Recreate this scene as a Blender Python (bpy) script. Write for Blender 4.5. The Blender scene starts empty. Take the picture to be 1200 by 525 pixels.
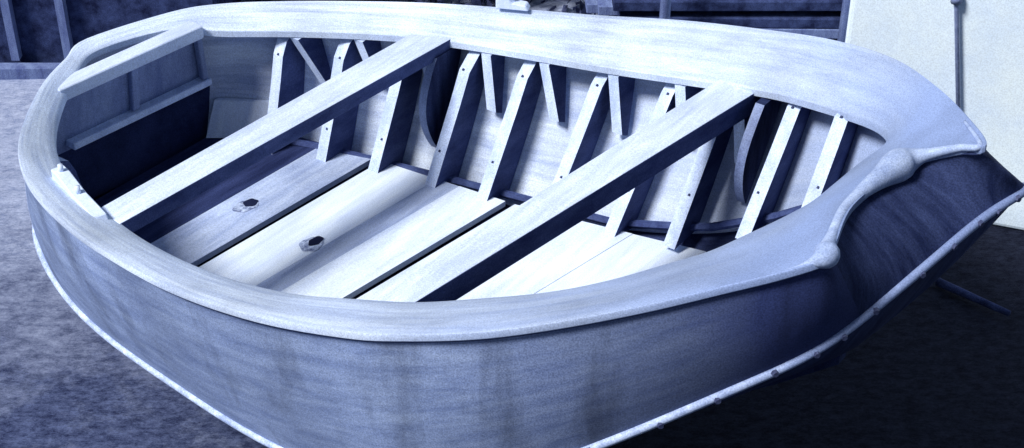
import bpy, bmesh, math, random
import numpy as np
from mathutils import Vector, Matrix
random.seed(4)
S=bpy.context.scene
col=bpy.context.collection

# ---------------------------------------------------------------- materials
def tint(c): return (c[0]*.87,c[1]*.96,min(c[2]*1.09,.98))
def mat(name,c1,c2,scale=(3,3,3),nscale=4.0,grain=0.25,rough=0.6,bump=0.15,gs=260,spec=0.3,blot=0.0,xfade=None,lo=.36,hi=.64,bs=2.3,uv=None,stain=0):
    c1=tint(c1);c2=tint(c2);grain=min(grain*1.1,.5)
    m=bpy.data.materials.new(name);m.use_nodes=True
    nt=m.node_tree;N=nt.nodes;L=nt.links
    b=N['Principled BSDF'];b.inputs['Roughness'].default_value=rough
    b.inputs['Specular IOR Level'].default_value=spec
    tc=N.new('ShaderNodeTexCoord');mp=N.new('ShaderNodeMapping');mp.inputs['Scale'].default_value=uv if uv else scale
    L.new(tc.outputs['UV' if uv else 'Object'],mp.inputs[0])
    n1=N.new('ShaderNodeTexNoise');n1.inputs['Scale'].default_value=nscale;n1.inputs['Detail'].default_value=7;n1.inputs['Roughness'].default_value=.68
    if uv: n1.inputs['Distortion'].default_value=.25
    L.new(mp.outputs[0],n1.inputs['Vector'])
    r=N.new('ShaderNodeValToRGB');r.color_ramp.elements[0].position=lo;r.color_ramp.elements[1].position=hi
    r.color_ramp.elements[0].color=(*c1,1);r.color_ramp.elements[1].color=(*c2,1)
    L.new(n1.outputs[0],r.inputs[0])
    base=r.outputs[0]
    n3=N.new('ShaderNodeTexNoise');n3.inputs['Scale'].default_value=bs;n3.inputs['Detail'].default_value=4
    L.new(tc.outputs['Object'],n3.inputs['Vector'])
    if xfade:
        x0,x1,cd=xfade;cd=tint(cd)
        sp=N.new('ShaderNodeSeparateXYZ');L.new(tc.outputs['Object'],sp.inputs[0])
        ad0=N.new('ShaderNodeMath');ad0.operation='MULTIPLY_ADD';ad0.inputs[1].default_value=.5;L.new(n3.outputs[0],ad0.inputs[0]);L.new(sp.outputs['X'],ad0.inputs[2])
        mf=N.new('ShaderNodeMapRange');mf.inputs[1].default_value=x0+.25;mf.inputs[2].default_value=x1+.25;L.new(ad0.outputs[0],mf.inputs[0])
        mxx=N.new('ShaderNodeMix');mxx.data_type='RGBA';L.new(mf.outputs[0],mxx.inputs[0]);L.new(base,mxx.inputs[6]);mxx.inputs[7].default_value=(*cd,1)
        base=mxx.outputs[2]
    n2=N.new('ShaderNodeTexNoise');n2.inputs['Scale'].default_value=gs;n2.inputs['Detail'].default_value=2
    L.new(tc.outputs['Object'],n2.inputs['Vector'])
    mr=N.new('ShaderNodeMapRange');mr.inputs[1].default_value=.3;mr.inputs[2].default_value=.7;mr.inputs[3].default_value=1-grain;mr.inputs[4].default_value=1+grain
    L.new(n2.outputs[0],mr.inputs[0])
    mr3=N.new('ShaderNodeMapRange');mr3.inputs[1].default_value=.3;mr3.inputs[2].default_value=.7;mr3.inputs[3].default_value=1-blot;mr3.inputs[4].default_value=1+blot*.4
    L.new(n3.outputs[0],mr3.inputs[0])
    mm=N.new('ShaderNodeMath');mm.operation='MULTIPLY';L.new(mr.outputs[0],mm.inputs[0]);L.new(mr3.outputs[0],mm.inputs[1])
    fac=mm.outputs[0]
    if stain:
        m5=N.new('ShaderNodeMapping');m5.inputs['Scale'].default_value=(1,1,.16);L.new(tc.outputs['Object'],m5.inputs[0])
        n5=N.new('ShaderNodeTexNoise');n5.inputs['Scale'].default_value=8;n5.inputs['Detail'].default_value=4;n5.inputs['Roughness'].default_value=.55;L.new(m5.outputs[0],n5.inputs['Vector'])
        r5=N.new('ShaderNodeMapRange');r5.inputs[1].default_value=.52;r5.inputs[2].default_value=.70;r5.inputs[3].default_value=1;r5.inputs[4].default_value=1-stain;L.new(n5.outputs[0],r5.inputs[0])
        m6=N.new('ShaderNodeMath');m6.operation='MULTIPLY';L.new(fac,m6.inputs[0]);L.new(r5.outputs[0],m6.inputs[1]);fac=m6.outputs[0]
    mx=N.new('ShaderNodeVectorMath');mx.operation='SCALE'
    L.new(base,mx.inputs[0]);L.new(fac,mx.inputs['Scale'])
    L.new(mx.outputs[0],b.inputs['Base Color'])
    bp=N.new('ShaderNodeBump');bp.inputs['Strength'].default_value=bump;bp.inputs['Distance'].default_value=.004
    L.new(n1.outputs[0],bp.inputs['Height']);L.new(bp.outputs[0],b.inputs['Normal'])
    return m
M={}
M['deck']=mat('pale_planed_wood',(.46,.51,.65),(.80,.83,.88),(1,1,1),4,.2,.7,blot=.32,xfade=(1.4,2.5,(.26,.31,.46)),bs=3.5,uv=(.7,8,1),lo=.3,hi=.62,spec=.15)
M['lip']=mat('worn_lip_wood',(.30,.35,.50),(.50,.55,.68),(3,3,3),5,.2,.7,blot=.3,spec=.15)
M['thwart']=mat('pale_thwart_wood',(.58,.62,.74),(.80,.82,.88),(7,.8,3),5,.18,.6,blot=.18)
M['side']=mat('shaded_side_grey',(.032,.045,.125),(.085,.105,.22),(3,1,3),5,.25,.7,blot=.25,spec=.1)  # rib, knee and thwart sides: shade put into the colour
M['hull']=mat('hull_side_wood',(.21,.26,.42),(.40,.46,.62),(1,1,1),4,.26,.8,blot=.32,bump=.05,xfade=(1.8,2.5,(.03,.04,.11)),lo=.32,hi=.68,uv=(1.4,6,1),stain=.45,spec=.12)  # dark fade towards the bow is shading painted into the hull colour
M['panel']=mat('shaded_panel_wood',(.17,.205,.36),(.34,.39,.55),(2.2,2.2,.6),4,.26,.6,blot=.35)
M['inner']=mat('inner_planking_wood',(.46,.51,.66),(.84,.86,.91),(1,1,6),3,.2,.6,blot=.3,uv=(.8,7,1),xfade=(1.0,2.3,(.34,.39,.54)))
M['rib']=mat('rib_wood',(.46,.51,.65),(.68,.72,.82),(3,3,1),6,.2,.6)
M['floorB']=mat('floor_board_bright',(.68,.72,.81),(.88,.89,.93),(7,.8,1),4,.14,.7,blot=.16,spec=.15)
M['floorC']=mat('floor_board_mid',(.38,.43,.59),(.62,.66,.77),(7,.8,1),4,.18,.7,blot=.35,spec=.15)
M['floorD']=mat('floor_board_shaded',(.012,.018,.058),(.040,.052,.13),(7,.8,1),4,.3,.8,blot=.2,spec=.1)  # shadow of the stern well put into the board colour
M['dark']=mat('dark_void',(.006,.008,.025),(.015,.018,.045),(1,1,1),6,.2,.8,spec=.05)
M['knot']=mat('stained_knot',(.10,.12,.22),(.60,.64,.74),(16,16,16),3,.3,.8)
M['bead']=mat('chine_strip_pale',(.32,.37,.52),(.66,.70,.81),(2,2,2),12,.22,.6,xfade=(2.0,2.7,(.20,.24,.38)))
M['beadd']=mat('shadow_bead_and_stringer_dark',(.03,.04,.11),(.07,.09,.19),(2,2,2),12,.2,.7,spec=.1)
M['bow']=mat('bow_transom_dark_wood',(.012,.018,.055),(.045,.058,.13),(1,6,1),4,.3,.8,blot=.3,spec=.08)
M['steel']=mat('fastening_metal',(.03,.035,.08),(.08,.09,.16),(5,5,5),10,.2,.5)
M['white']=mat('white_painted_block',(.66,.70,.80),(.8,.82,.88),(5,5,5),8,.1,.5)
M['wall']=mat('limewashed_wall',(.80,.86,.93),(.93,.96,.98),(1,1,1),3,.12,.9,blot=.05,gs=190)
M['pipe']=mat('grey_pipe',(.16,.19,.31),(.28,.31,.45),(5,5,5),9,.2,.5)
M['shed']=mat('dark_shed_boards',(.008,.011,.036),(.05,.065,.145),(2,2,2),7,.4,.9,spec=.1)
M['frame']=mat('weathered_frame',(.09,.11,.23),(.20,.24,.38),(4,4,1),6,.3,.8)
M['leaf']=mat('dark_leaves',(.02,.025,.06),(.07,.08,.16),(4,4,4),5,.3,.8)

def ground_mat():
    m=bpy.data.materials.new('trodden_earth');m.use_nodes=True
    nt=m.node_tree;N=nt.nodes;L=nt.links;b=N['Principled BSDF'];b.inputs['Roughness'].default_value=.95;b.inputs['Specular IOR Level'].default_value=.1
    g=N.new('ShaderNodeNewGeometry')
    sp=N.new('ShaderNodeSeparateXYZ');L.new(g.outputs['Position'],sp.inputs[0])
    n0=N.new('ShaderNodeTexNoise');n0.inputs['Scale'].default_value=2.4;n0.inputs['Detail'].default_value=9;n0.inputs['Roughness'].default_value=.8
    L.new(g.outputs['Position'],n0.inputs['Vector'])
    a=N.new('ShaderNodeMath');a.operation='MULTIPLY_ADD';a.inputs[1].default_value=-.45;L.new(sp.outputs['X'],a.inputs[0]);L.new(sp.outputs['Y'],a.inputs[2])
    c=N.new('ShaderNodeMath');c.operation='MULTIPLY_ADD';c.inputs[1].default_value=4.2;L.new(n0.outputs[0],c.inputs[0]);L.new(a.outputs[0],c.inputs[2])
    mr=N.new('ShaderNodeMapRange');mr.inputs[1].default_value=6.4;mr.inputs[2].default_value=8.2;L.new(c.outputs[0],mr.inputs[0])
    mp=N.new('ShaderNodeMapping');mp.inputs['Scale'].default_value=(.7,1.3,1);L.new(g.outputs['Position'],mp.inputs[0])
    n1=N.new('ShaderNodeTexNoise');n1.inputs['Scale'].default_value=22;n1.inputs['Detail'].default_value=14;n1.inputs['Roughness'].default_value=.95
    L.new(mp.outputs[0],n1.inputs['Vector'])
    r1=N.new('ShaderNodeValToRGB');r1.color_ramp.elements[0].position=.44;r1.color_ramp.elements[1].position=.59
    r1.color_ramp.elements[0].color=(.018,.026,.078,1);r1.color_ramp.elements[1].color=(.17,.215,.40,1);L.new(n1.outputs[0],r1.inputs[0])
    mw=N.new('ShaderNodeMapRange');mw.inputs[1].default_value=-1.2;mw.inputs[2].default_value=.4;mw.inputs[3].default_value=1;mw.inputs[4].default_value=.17;L.new(sp.outputs['X'],mw.inputs[0])  # darkens the earth to the right, painting in the boat's shade
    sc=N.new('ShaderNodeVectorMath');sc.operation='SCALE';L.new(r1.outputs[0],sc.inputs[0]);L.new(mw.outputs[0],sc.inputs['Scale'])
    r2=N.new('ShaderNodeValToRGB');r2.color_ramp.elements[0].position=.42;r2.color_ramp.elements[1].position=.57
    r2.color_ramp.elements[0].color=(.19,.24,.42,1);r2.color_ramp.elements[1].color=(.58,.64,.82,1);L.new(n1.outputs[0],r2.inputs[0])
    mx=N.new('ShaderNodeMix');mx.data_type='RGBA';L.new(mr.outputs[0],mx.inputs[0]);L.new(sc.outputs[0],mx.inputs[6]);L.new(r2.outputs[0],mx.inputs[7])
    L.new(mx.outputs[2],b.inputs['Base Color'])
    bp=N.new('ShaderNodeBump');bp.inputs['Strength'].default_value=.7;bp.inputs['Distance'].default_value=.02;L.new(n1.outputs[0],bp.inputs['Height']);L.new(bp.outputs[0],b.inputs['Normal'])
    return m
M['ground']=ground_mat()

# ---------------------------------------------------------------- helpers
def mkobj(name,verts,faces,material,parent=None,smooth=False,loc=None,fm=None,sharp=None,uvf=None):
    me=bpy.data.meshes.new(name);me.from_pydata([tuple(v) for v in verts],[],faces)
    ms=material if isinstance(material,list) else [material]
    for x in ms: me.materials.append(M[x])
    if fm: 
        for p,i in zip(me.polygons,fm): p.material_index=i
    if uvf:
        ul=me.uv_layers.new(name='UVMap');q=0
        for fi,f in enumerate(faces):
            for ci in range(len(f)):
                ul.data[q].uv=uvf[fi][ci];q+=1
    bm=bmesh.new();bm.from_mesh(me);bmesh.ops.recalc_face_normals(bm,faces=bm.faces)
    if sharp:
        for e in bm.edges:
            if len(e.link_faces)==2 and e.calc_face_angle(0)>math.radians(sharp): e.smooth=False
    bm.to_mesh(me);bm.free()
    if smooth:
        for p in me.polygons:p.use_smooth=True
    o=bpy.data.objects.new(name,me);col.objects.link(o)
    if parent:o.parent=parent
    if loc:o.location=loc
    return o
def bevel(o,w=.004,seg=2):
    b=o.modifiers.new('b','BEVEL');b.width=w;b.segments=seg;b.limit_method='ANGLE';b.angle_limit=math.radians(40)
def prism(quad_a,quad_b):
    n=len(quad_a);v=list(quad_a)+list(quad_b)
    f=[tuple(range(n)),tuple(range(2*n-1,n-1,-1))]+[(i,(i+1)%n,n+(i+1)%n,n+i) for i in range(n)]
    return v,f
def tube(pts,r,n=8,closed=False):
    V=[];F=[];P=[Vector(p) for p in pts];m=len(P)
    for i,p in enumerate(P):
        a=P[(i-1)%m] if closed or i>0 else p;b=P[(i+1)%m] if closed or i<m-1 else p
        t=(b-a).normalized();s=t.cross(Vector((0,0,1)))
        if s.length<1e-3:s=Vector((1,0,0))
        s.normalize();u=s.cross(t)
        rr=r[i] if isinstance(r,(list,tuple)) else r
        for k in range(n):
            an=2*math.pi*k/n;V.append(p+s*math.cos(an)*rr+u*math.sin(an)*rr)
    for i in range(m if closed else m-1):
        j=(i+1)%m
        for k in range(n):
            l=(k+1)%n;F.append((i*n+k,i*n+l,j*n+l,j*n+k))
    if not closed:
        F.append(tuple(range(n)));F.append(tuple(range((m-1)*n,m*n)))
    return V,F
def cr(pts,k=4,closed=True):
    P=[np.array(p,float) for p in pts];n=len(P);out=[]
    for i in range(n if closed else n-1):
        g=lambda j:P[j%n] if closed else P[min(max(j,0),n-1)]
        p0,p1,p2,p3=g(i-1),g(i),g(i+1),g(i+2)
        for s in range(k):
            t=s/k
            out.append(.5*((2*p1)+(-p0+p2)*t+(2*p0-5*p1+4*p2-p3)*t*t+(-p0+3*p1-3*p2+p3)*t**3))
    if not closed: out.append(P[-1])
    return out
def smoothloop(L,it,a=.5):
    L=[x.copy() for x in L];n=len(L)
    for _ in range(it): L=[L[i]*(1-a)+(L[i-1]+L[(i+1)%n])*a/2 for i in range(n)]
    return L
def empty(name,loc,rz=0):
    e=bpy.data.objects.new(name,None);e.location=loc;e.rotation_euler=(0,0,rz);col.objects.link(e);e.empty_display_size=.2;return e
def lab(o,l,c,g=None):
    o['label']=l;o['category']=c
    if g:o['group']=g

# ---------------------------------------------------------------- boat data (cm, boat frame: x along the keel, y across, z up)
OUT=[(-12,-10,95),(-7,-23,95),(0,-38,95),(14,-57,95),(29,-71,96),(45,-80,96),(66,-87,97),(87,-91,98),(113,-92,98),(140,-90,100),(164,-85,103),(178,-81,106),(195,-74,110),(210,-65,114),(226,-54,119),(241,-44,125),(251,-37,129),(258,-30,132),
(256,-22,131),(252,-5,130),(254,13,131),(257,21,132),(266,23,137),(271,24,139),
(261,41,134),(242,68,125),(221,89,118),(196,104,110),(171,109,104),(142,106,100),(115,96,98),(90,84,98),(63,72,97),(38,58,96),(20,46,95.5),(5,34,95),(-4,20,95)]
INN=[(-6,-10,93),(-2,-22,92.5),(7,-37,90),(21,-52,90),(36,-62,90),(53,-68,90),(70,-72,90),(88,-74.5,90),(110,-74,90),(131,-69,90),(148,-62,91.5),(162,-56,93),(175,-48,95),(189,-38,97),(201,-28,100),(211,-17,103),(218,-9,105),(223,0,107),
(226,6,108),(229,13,109),(231,20,109.5),(232,30,110),(232.5,39,110),(233,46,110),
(234,54,110),(233,61,110),(224,70,107),(204,80,101),(185,85,97),(156,85,92),(130,80,90),(105,73,90),(76,64,90),(53,53,90),(29,38,90),(11,25,90),(2,15,92.5)]
CH=[(-15,-8,50),(-14,-25,48),(-11,-40,46.5),(0,-51,45),(17,-60,43.5),(37,-67,42),(60,-71,41),(84,-73,40.5),(108,-75,40),(132,-76,41),(158,-76,45),(176,-74,52),(195,-70,61),(211,-63,72),(227,-52,82.5),(243,-40,94),(253,-31,100.5),(259,-22,105),
(263,-12,109),(267,0,113),(270.5,12,117),(273.5,22,120),(276.5,31,121.5),(279,41,122),
(268,52,110),(245,62,95),(222,70,80),(200,74,62),(175,73,48),(145,66,42),(115,60,40),(90,57,41),(63,53,42),(38,47,43),(20,40,44),(3,30,46),(-9,15,48)]
assert len(OUT)==len(INN)==len(CH)
c=lambda L:[tuple(x/100 for x in p) for p in L]
OUT,INN,CH=c(OUT),c(INN),c(CH)
K=6
o_,i_,h_=cr(OUT,K),smoothloop(cr(INN,K),3),smoothloop(cr(CH,K),14)
n=len(o_)
arc=[0]
for k in range(n): arc.append(arc[-1]+float(np.linalg.norm(((o_[(k+1)%n]+i_[(k+1)%n])-(o_[k]+i_[k]))/2)))
boat=empty('wooden_boat',(-1.22,4.57,0),math.radians(-36))
lab(boat,'unfinished open wooden rowing boat, pale deck, resting on bare earth','boat')

def norm2(v): 
    return v/np.linalg.norm(v)
rows=[]
T=.024
for k in range(n):
    o,i=o_[k],i_[k]
    d=o-i;up=np.array([0,0,1.]);w=np.linalg.norm(d)
    def P(s,dz): return i+d*s+up*dz
    e=.004/w
    cb=.006*min(1,w/.25)
    prof=[P(0,-T),P(0,-.003),P(e,0),P(.25,cb*.75),P(.5,cb),P(.75,cb*.75),P(1-e*2,0),P(1-e*.5,-.003),P(1,-.008),P(1,-T+.003),P(1-e,-T),P(.5,-T+cb*.5)]
    rows.append(prof)
m=len(rows[0]);V=[p for r in rows for p in r]
sv=[0,.0,.01,.05,.1,.15,.2,.205,.21,.22,.3,.4,.5]
F=[];UV=[]
for k in range(n):
    kk=(k+1)%n
    for j in range(m):
        jj=(j+1)%m;F.append((k*m+j,k*m+jj,kk*m+jj,kk*m+j));UV.append([(arc[k],sv[j]),(arc[k],sv[j+1]),(arc[k+1],sv[j+1]),(arc[k+1],sv[j])])
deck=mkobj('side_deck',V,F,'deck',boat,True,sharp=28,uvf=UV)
def shellpt(k,s,inset=0):
    o=o_[k];i=i_[k];top=o+(i-o)*(.016/max(np.linalg.norm(i-o),.01));top=top+np.array([0,0,-T+.004])
    b=h_[k];p=top+(b-top)*s
    out=o-i;out[2]=0;L=np.linalg.norm(out);out=out/max(L,1e-3)
    return p+out*(.02*math.sin(math.pi*s)-inset)
ns=8
bowk=[k for k in range(n) if 18*K-2<=k<23*K+3]
V=[];F=[];fm=[];UV=[]
for k in range(n):
    for j in range(ns+1):V.append(shellpt(k,j/ns))
for k in range(n):
    kk=(k+1)%n
    for j in range(ns):
        F.append((k*(ns+1)+j,k*(ns+1)+j+1,kk*(ns+1)+j+1,kk*(ns+1)+j));fm.append(1 if k in bowk else 0)
        a,b=j*.07,(j+1)*.07;UV.append([(arc[k],a),(arc[k],b),(arc[k+1],b),(arc[k+1],a)])
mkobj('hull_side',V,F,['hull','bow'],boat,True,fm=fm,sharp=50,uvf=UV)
V=[shellpt(k,j/ns,.016) for k in range(n) for j in range(ns+1)]
F=[(k*(ns+1)+j,k*(ns+1)+j+1,((k+1)%n)*(ns+1)+j+1,((k+1)%n)*(ns+1)+j) for k in range(n) for j in range(ns)]
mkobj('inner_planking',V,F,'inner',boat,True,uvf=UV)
nb=5;V=[];F=[]
for k in range(n):
    b=h_[k]
    u=min(max(b[0],.05),2.55)
    kz=.10+max(0,(u-1.0)/1.6)**2*.78
    kp=np.array([u,0.0+.05*max(0,u-1),kz])
    for j in range(nb+1):
        t=j/nb;p=b+(kp-b)*t;p=p.copy();p[2]-=.03*math.sin(math.pi*t);V.append(p)
for k in range(n):
    kk=(k+1)%n
    for j in range(nb):F.append((k*(nb+1)+j,k*(nb+1)+j+1,kk*(nb+1)+j+1,kk*(nb+1)+j))
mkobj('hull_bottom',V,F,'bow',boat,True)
kp=[(u,.05*max(0,u-1),.10+max(0,(u-1.0)/1.6)**2*.78) for u in np.linspace(.02,2.5,16)]
V=[];F=[]
for p in kp:
    for dy,dz in((-.02,.02),(.02,.02),(.02,-.04),(-.02,-.04)):V.append((p[0],p[1]+dy,p[2]+dz))
for i in range(len(kp)-1):
    for j in range(4):F.append((i*4+j,i*4+(j+1)%4,i*4+4+(j+1)%4,i*4+4+j))
F+=[(0,1,2,3),tuple(range(len(V)-4,len(V)))]
mkobj('keel',V,F,'bow',boat)
pts=[]
for k in range(n):
    d=o_[k]-i_[k];d[2]=0;d=norm2(d);pts.append(h_[k]+d*.004)
mkobj('chine_strip',*tube(pts,.0115,8,True),'bead',boat,True)
pts=[]
for k in range(n):
    d=o_[k]-i_[k];d[2]=0;d=norm2(d);pts.append(o_[k]+np.array([0,0,-.029])+d*-.014)
mkobj('deck_edge_shadow_bead',*tube(pts,.006,8,True),'beadd',boat,True)  # dark bead colour gives the shadow line under the deck edge
random.seed(9)
for k in range(9*K,23*K,5):
    kk=k+random.choice((-1,0,1))
    d=o_[kk]-i_[kk];d[2]=0;d=Vector(norm2(d));p=Vector(h_[kk])+d*.011+Vector((0,0,random.uniform(-.004,.004)))
    mkobj('bolt_head',*tube([p,p+d*.009],[.010,.007],7),'steel',boat)

farI=list(range(24,37));nearI=list(range(1,18))
def itp(L,idx,key,u):
    a=sorted([(L[i][0],L[i][key]) for i in idx]);return float(np.interp(u,[x[0] for x in a],[x[1] for x in a]))
def shell_at(u,z,side):
    idx=farI if side>0 else nearI
    vo,zo=itp(OUT,idx,1,u),itp(OUT,idx,2,u);vc,zc=itp(CH,idx,1,u),itp(CH,idx,2,u)
    t=(zo-z)/(zo-zc);return vo+(vc-vo)*t-side*(.03-.02*math.sin(math.pi*min(max(t,0),1)))
def zc_at(u,side): return itp(CH,farI if side>0 else nearI,2,u)
def zo_at(u,side): return itp(OUT,farI if side>0 else nearI,2,u)
def inn_at(u,side):
    idx=farI if side>0 else nearI;return itp(INN,idx,1,u),itp(INN,idx,2,u)
us=[.27,.46,.65,.85,1.05,1.27,1.48,1.70,1.92,2.12]
random.seed(11)
for side in(1,-1):
    off=.010 if side>0 else .022
    for u0 in us:
        u=u0+random.uniform(-.012,.012)
        vi,zi=inn_at(u,side);vo=itp(OUT,farI if side>0 else nearI,1,u);slope=(zo_at(u,side)-zi)/max(abs(vo-vi),.05)
        zb=max(.44,zc_at(u,side)+.02);zt=zo_at(u,side)-.05-.03*slope
        th=.042;pa=[];dz=np.linspace(zb,zt,6);ln_=random.uniform(-.012,.012)
        for z in dz:pa.append((shell_at(u,z,side)+off,z))
        dep=[.14,.138,.132,.122,.11,.09]
        for q,((v,z),d) in enumerate(zip(pa[::-1],dep[::-1])):pa.append((v-side*d,z-(slope*d+.004 if q==0 else 0)))
        lean=lambda z:ln_*(z-zb)/(zt-zb)
        A=[(u-th/2+lean(z),v,z) for v,z in pa];B=[(u+th/2+lean(z),v,z) for v,z in pa]
        N6=len(A);V=A+B;F=[];fm=[]
        for q in range(5):
            a,b,cc,d=q,q+1,N6-2-q,N6-1-q
            F.append((a,b,cc,d));F.append((a+N6,b+N6,cc+N6,d+N6));fm+=[1,1]
        for q in range(N6):F.append((q,(q+1)%N6,N6+(q+1)%N6,N6+q));fm.append(0)
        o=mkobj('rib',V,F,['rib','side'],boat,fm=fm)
        if side>0:
            for t in(.28,.80):
                zz=zb+(zt-zb)*t;vv=shell_at(u,zz,side)+off-float(np.interp(t,[0,.2,.4,.6,.8,1],dep));x=u+lean(zz)+random.uniform(-.006,.006)
                mkobj('nail_head',*tube([(x,vv+.004,zz+.004),(x,vv-.0018,zz+.0005)],.0045,7),'steel',o)
        if u>1.8: continue
        # knee lapped on the bow-facing side of the rib, its foot splayed towards the bow
        uk=u+.044;vi,zi=inn_at(uk,side);wd=abs(itp(OUT,farI if side>0 else nearI,1,uk)-vi)
        if side<0 and wd<.16: continue
        dr=.23+random.uniform(-.03,.03);p0=(vi+side*.004,zi-.028);zl=zi-dr
        sk=random.uniform(.05,.08) if side>0 else 0
        sf=lambda z:shell_at(uk+sk*(zi-z)/.25,z,side)-side*.004
        ww=min(.18,wd*.7)
        quad=[p0,(p0[0]+side*ww,p0[1]+.004),(sf(zl+.18),zl+.18),(sf(zl),zl),(sf(zl)-side*.03,zl+.014)]
        V,F=prism([(uk-.019+sk*(zi-z)/.25,v,z) for v,z in quad],[(uk+.019+sk*(zi-z)/.25,v,z) for v,z in quad])
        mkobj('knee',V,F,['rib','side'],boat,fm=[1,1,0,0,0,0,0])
# hanging knees, dark curved brackets beside each thwart end
for uc,zb in((.775,.53),(1.84,.62)):
    vi,zi=inn_at(uc,1);zt=zi-.030
    arcp=[];sh=[]
    for q in range(15):
        t=q/14;z=zt+(zb-zt)*t;s=shell_at(uc,z,1)-.012
        wv=.135*(1-t)**.8+.06*math.sin(math.pi*t)
        arcp.append((s-.004-max(wv,0.001),z));sh.append((s,z))
    A=arcp+sh[::-1];V=[(uc-.015,v,z) for v,z in A]+[(uc+.015,v,z) for v,z in A];N6=len(A);F=[];fm=[]
    for q in range(14):
        F.append((q,q+1,N6-2-q,N6-1-q));F.append((q+N6,q+1+N6,2*N6-2-q,2*N6-1-q));fm+=[1,1]
    for q in range(N6):F.append((q,(q+1)%N6,N6+(q+1)%N6,N6+q));fm.append(0 if q<14 else 1)
    mkobj('hanging_knee',V,F,['panel','bow'],boat,fm=fm)
def thwart(q,z0,z1,th,name='thwart'):
    A=[(q[0][0],q[0][1],z0),(q[1][0],q[1][1],z1),(q[2][0],q[2][1],z1),(q[3][0],q[3][1],z0)]
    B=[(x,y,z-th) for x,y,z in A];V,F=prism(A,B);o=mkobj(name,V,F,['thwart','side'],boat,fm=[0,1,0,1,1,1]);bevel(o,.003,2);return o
thwart([(.62,-.715),(.655,.64),(.785,.655),(.725,-.735)],.905,.905,.05)
thwart([(1.505,-.62),(1.67,.875),(1.80,.865),(1.605,-.57)],.918,.945,.075)
# floor: boards lie slightly askew across the boat
vf=lambda u:float(np.interp(u,[.0,.17,.43,1.13,1.83,1.97],[.33,.40,.45,.52,.70,.73]))
vn=lambda u:-min(.66,abs(shell_at(u,.5,-1))-.02)
skw=lambda u,v:u+(.066+(u-.55)*.10)*(v+.25)
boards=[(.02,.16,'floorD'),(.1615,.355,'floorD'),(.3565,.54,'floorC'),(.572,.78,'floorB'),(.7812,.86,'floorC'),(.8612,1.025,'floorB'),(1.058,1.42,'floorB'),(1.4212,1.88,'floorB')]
names=['floorB','floorC','floorD'];V=[];F=[];fm=[]
for a,b,mm in boards:
    dz=random.uniform(-.001,.001);A=[(skw(a,vn(a)),vn(a),.47+dz),(skw(b,vn(b)),vn(b),.47+dz),(skw(b,vf(b)),vf(b),.47+dz),(skw(a,vf(a)),vf(a),.47+dz)]
    B=[(x,y,z-.02) for x,y,z in A];v,f=prism(A,B);o0=len(V);V+=v;F+=[tuple(i+o0 for i in q) for q in f];fm+=[names.index(mm)]*len(f)
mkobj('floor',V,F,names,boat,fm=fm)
for u,v in((.445,.01),(.765,-.03)):
    for nm,R,z,mt in(('stained_knot',.032,.4722,'knot'),('finger_hole',.020,.4732,'dark')):
        ph=random.uniform(0,6);sh=0 if nm=='finger_hole' else -.022
        ring=[]
        for a in range(36):
            th=a*math.pi/18;rr=R*(1+.10*math.sin(2*th+ph)+.07*math.sin(5*th+ph*2));ring.append((u+rr*math.cos(th),v+sh+1.35*rr*math.sin(th)))
        V,F=prism([(x,y,z) for x,y in ring],[(x,y,z-.0006) for x,y in ring]);mkobj(nm,V,F,mt,boat)
for side in(1,-1):
    pts=[(u,shell_at(u,max(.47,zc_at(u,side)+.05),side)-side*.05,max(.46,zc_at(u,side)+.04)) for u in np.linspace(.2,2.2,20)]
    mkobj('bilge_stringer',*tube(pts,.014,6),'beadd',boat)
def bar(p,q,wx,wz,material='thwart',name='rail'):
    p=Vector(p);q=Vector(q);t=(q-p).normalized();s=t.cross(Vector((0,0,1))).normalized()*wx/2;u=Vector((0,0,wz/2))
    if abs(t.z)>.9: s=Vector((wx/2,0,0));u=Vector((0,wz/2,0))
    V,F=prism([p+s+u,p-s+u,p-s-u,p+s-u],[q+s+u,q-s+u,q-s-u,q+s-u]);o=mkobj(name,V,F,material,boat);bevel(o,.003,1);return o
bar((.010,-.35,.900),(.060,.215,.905),.065,.045,name='transom_rail')
bar((-.015,-.315,.69),(.030,.255,.69),.06,.025,'rib',name='transom_ledge')
V,F=prism([(-.02,-.37,.878),(.03,.24,.878),(.0,.27,.66),(-.05,-.38,.66)],[(-.005,-.37,.878),(.045,.24,.878),(.015,.27,.66),(-.035,-.38,.66)])
mkobj('transom_panel',V,F,'panel',boat)
V,F=prism([(-.06,-.40,.66),(.0,.30,.66),(.0,.36,.44),(-.06,-.40,.44)],[(-.045,-.40,.66),(.015,.30,.66),(.015,.36,.44),(-.045,-.40,.44)])
mkobj('stern_shade_board',V,F,'floorD',boat)  # dark board added for the shade below the transom ledge
# pale sloping board added for the sunlit patch on the stern corner planking
V,F=prism([(.035,.275,.60),(.25,.43,.585),(.25,.375,.475),(.035,.215,.475)],[(.035,.295,.60),(.25,.45,.585),(.25,.395,.475),(.035,.235,.475)])
mkobj('sunlit_patch_board',V,F,'floorB',boat)
bar((.060,.210,.875),(.040,.235,.705),.025,.022,'panel',name='corner_post')
bar((.030,-.05,.875),(.010,-.05,.705),.02,.03,'panel',name='corner_post')
# bow: low worn lip, swelling at its two corners
lip=cr([OUT[16],OUT[17],OUT[18],OUT[19],OUT[20],OUT[21],OUT[22],OUT[23],OUT[24]],10,False)
ln=len(lip)
rl=[float(np.interp(i/(ln-1)*8,[0,.7,.95,1.25,1.7,2.4,3.2,3.8,4.25,4.7,5.3,6,8],[.002,.006,.026,.034,.020,.012,.014,.026,.044,.036,.014,.010,.004])) for i in range(ln)]
for _ in range(5): rl=[rl[0]]+[(rl[i-1]+2*rl[i]+rl[i+1])/4 for i in range(1,ln-1)]+[rl[-1]]
lip=[p+np.array([-.016,0,-.013]) for p in lip]
mkobj('bow_lip',*tube(lip,rl,14),'lip',boat,True)

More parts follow.
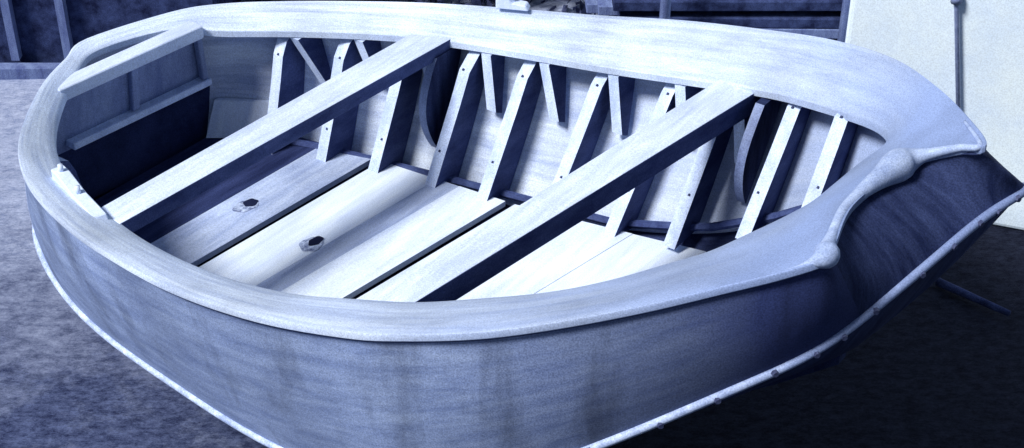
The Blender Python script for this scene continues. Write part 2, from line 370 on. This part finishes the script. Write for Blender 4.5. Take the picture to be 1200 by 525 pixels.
def rowlock(u,v,z,rz,L0,tilt):
    e=empty('rowlock_block',(u,v,z));e.parent=boat
    quad=[(-L0/2,.0),(L0/2,0),(L0/2-.01,.018),(0,.024),(-L0/2+.04,.045),(-L0/2,.045)]
    V,F=prism([(x,-.02,zz) for x,zz in quad],[(x,.02,zz) for x,zz in quad]);o=mkobj('pad',V,F,'white',e);bevel(o,.003,1)
    v,f=tube([(-L0*.40,0,.04),(-L0*.40,0,.065)],.008,8);mkobj('peg',v,f,'white',e,True)
    v,f=tube([(-L0*.02,0,.02),(-L0*.02,0,.045)],.008,8);mkobj('peg',v,f,'white',e,True)
    e.rotation_euler=(0,tilt,rz);return e
rowlock(.56,-.725,.912,math.radians(-16),.27,0)
rowlock(.91,.83,.985,math.radians(24),.11,0)

# ---------------------------------------------------------------- setting
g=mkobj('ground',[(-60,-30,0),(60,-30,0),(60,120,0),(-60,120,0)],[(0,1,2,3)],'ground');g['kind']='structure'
for i,(u,zt) in enumerate(((.5,.055),(1.15,.06))):
    X=-1.22+.809*u;Y=4.57-.588*u
    V,F=prism([(-.3,-.06,0),(.3,-.06,0),(.3,.06,0),(-.3,.06,0)],[(-.3,-.06,zt),(.3,-.06,zt),(.3,.06,zt),(-.3,.06,zt)])
    o=mkobj('timber_block',V,F,'shed',None,loc=(X,Y,0));o.rotation_euler=(0,0,math.radians(54));bevel(o)
    lab(o,'dark timber block laid on the earth under the keel','timber block','blocks under the boat')
w=empty('white_building',(1.20,5.09,0));lab(w,'whitewashed plain building wall standing beside the boat','building')
dx,dy=math.cos(math.radians(-20)),math.sin(math.radians(-20))
ft=[(0,0),(5*dx,5*dy),(5*dx+1.5,5*dy+4),(1.3,4)]
V,F=prism([(x,y,0) for x,y in ft],[(x,y,3) for x,y in ft]);o=mkobj('wall',V,F,'wall',w);bevel(o,.02,3)
px=.35;pipex,pipey=1.20+px*dx,5.09+px*dy-.022
p=empty('wall_pipe',(pipex,pipey,0));lab(p,'thin grey vertical pipe fixed to the whitewashed wall','pipe')
pxz=lambda z:(.02+(.95-z)*.16-.025, 0)
mkobj('pipe',*tube([(pxz(z)[0],-.36*pxz(z)[0] if pxz(z)[0]>0 else .36*-pxz(z)[0],z) for z in(.02,.95,2.0)],.008,10),'pipe',p,True)
mkobj('pipe_collar',*tube([(.006,0,.885),(.003,0,.915)],.02,10),'pipe',p,True)
s=empty('dark_shed',(-2.9,6.12,0));lab(s,'dark weathered boarded shed with a framed doorway','shed')
V,F=prism([(0,0,0),(1.62,0,0),(1.62,1.5,0),(0,1.5,0)],[(0,0,2.0),(1.62,0,2.0),(1.62,1.5,2.0),(0,1.5,2.0)]);mkobj('wall',V,F,'shed',s)
for x in(.42,.73,.96):
    V,F=prism([(x,-.05,.06),(x+.035,-.05,.06),(x+.035,-.002,.06),(x,-.002,.06)],[(x,-.05,1.95),(x+.035,-.05,1.95),(x+.035,-.002,1.95),(x,-.002,1.95)]);mkobj('door_post',V,F,'frame',s)
V,F=prism([(-.05,-.14,0),(1.05,-.10,0),(1.05,-.05,0),(-.05,-.05,0)],[(-.05,-.14,.05),(1.05,-.10,.05),(1.05,-.05,.05),(-.05,-.05,.05)]);mkobj('sill',V,F,'frame',s)
def bush(x,y,sx,sy,h,seed):
    random.seed(seed);e=empty('bush',(x,y,0));lab(e,'dark dense leafy bush growing behind the boat','bush','bushes behind the boat')
    V=[];F=[]
    for i in range(1800):
        th=random.uniform(0,6.283);z=random.uniform(0,1);r=(1-.5*z**3)*random.uniform(.55,1.05)*(1+.2*math.sin(5*th+seed))
        cx,cy,cz=sx*r*math.cos(th),sy*r*math.sin(th),h*z
        a=Vector((random.gauss(0,1),random.gauss(0,1),random.gauss(0,1))).normalized();b=a.orthogonal().normalized();s_=random.uniform(.015,.035)
        c0=Vector((cx,cy,cz));o=len(V);V+=[c0+a*s_*1.5,c0+b*s_*.7,c0-a*s_*1.5,c0-b*s_*.7];F.append((o,o+1,o+2,o+3))
    mkobj('foliage',V,F,'leaf',e)
    for a in(0,1.3,2.6,4,5.2): mkobj('stem',*tube([(0.02*math.cos(a),.02*math.sin(a),0),(sx*.4*math.cos(a),sy*.4*math.sin(a),h*.8)],[.02,.008],6),'shed',e)
for i,(x,y,sx,sy,h) in enumerate(((-.9,6.9,.38,.3,.9),(-.3,6.9,.4,.3,.9),(.2,6.9,.4,.3,.8))):bush(x,y,sx,sy,h,i)
random.seed(2)
def plank(x,y,z,L,ww,hh,rz,m='shed'):
    V,F=prism([(-L/2,-ww/2,0),(L/2,-ww/2,0),(L/2,ww/2,0),(-L/2,ww/2,0)],[(-L/2,-ww/2,hh),(L/2,-ww/2,hh),(L/2,ww/2,hh),(-L/2,ww/2,hh)])
    o=mkobj('stacked_plank',V,F,m,None,loc=(x,y,z));o.rotation_euler=(0,0,math.radians(rz));bevel(o,.004,1)
    lab(o,'rough weathered plank lying in a dark timber stack','plank','planks in the timber stack')
z=0
for lay in range(7):
    for r in range(3):
        plank(1.0+random.uniform(-.08,.08),6.0+r*.2,z,1.15+random.uniform(-.1,.15),.17,.045,random.uniform(-3,3),random.choice(['shed','shed','shed','frame']))
    z+=.047+(.03 if lay%2 else 0)
for x in(1.36,.62):
    V,F=tube([(0,0,0),(.01,0,1.1)],.022,8);o=mkobj('stake',V,F,'frame',None,True,loc=(x,5.82,0));lab(o,'rough upright stake holding the timber stack','stake','stakes by the timber')
V,F=tube([(0,0,.02),(.20,-.20,.03)],[.016,.011],8);o=mkobj('fallen_stake',V,F,'shed',None,True,loc=(1.50,4.50,0));lab(o,'short dark stake lying on the bare earth','stake')

# ---------------------------------------------------------------- light, camera (bright hazy sun)
W=bpy.data.worlds.new('World');S.world=W;W.use_nodes=True
N=W.node_tree.nodes;Lk=W.node_tree.links;bg=N['Background']
sky=N.new('ShaderNodeTexSky');sky.sky_type='NISHITA';sky.sun_disc=False
sd=Vector((-.58,-.34,.80)).normalized()
el=math.asin(sd.z);sky.sun_elevation=el;sky.sun_rotation=math.atan2(sd.x,sd.y)
Lk.new(sky.outputs[0],bg.inputs[0]);bg.inputs[1].default_value=.065
sl=bpy.data.lights.new('sun','SUN');sl.energy=5.0;sl.angle=math.radians(16);sl.color=(1,.99,.98)
so=bpy.data.objects.new('sun',sl);col.objects.link(so);so.rotation_euler=sd.to_track_quat('Z','Y').to_euler()
cam=bpy.data.cameras.new('camera');co=bpy.data.objects.new('camera',cam);col.objects.link(co)
cam.sensor_width=36;cam.lens=55.5;cam.clip_end=500;co.location=(0,0,3.3);co.rotation_euler=(math.radians(56),0,0)
S.camera=co
S.view_settings.view_transform='Standard';S.view_settings.look='None';S.view_settings.exposure=0
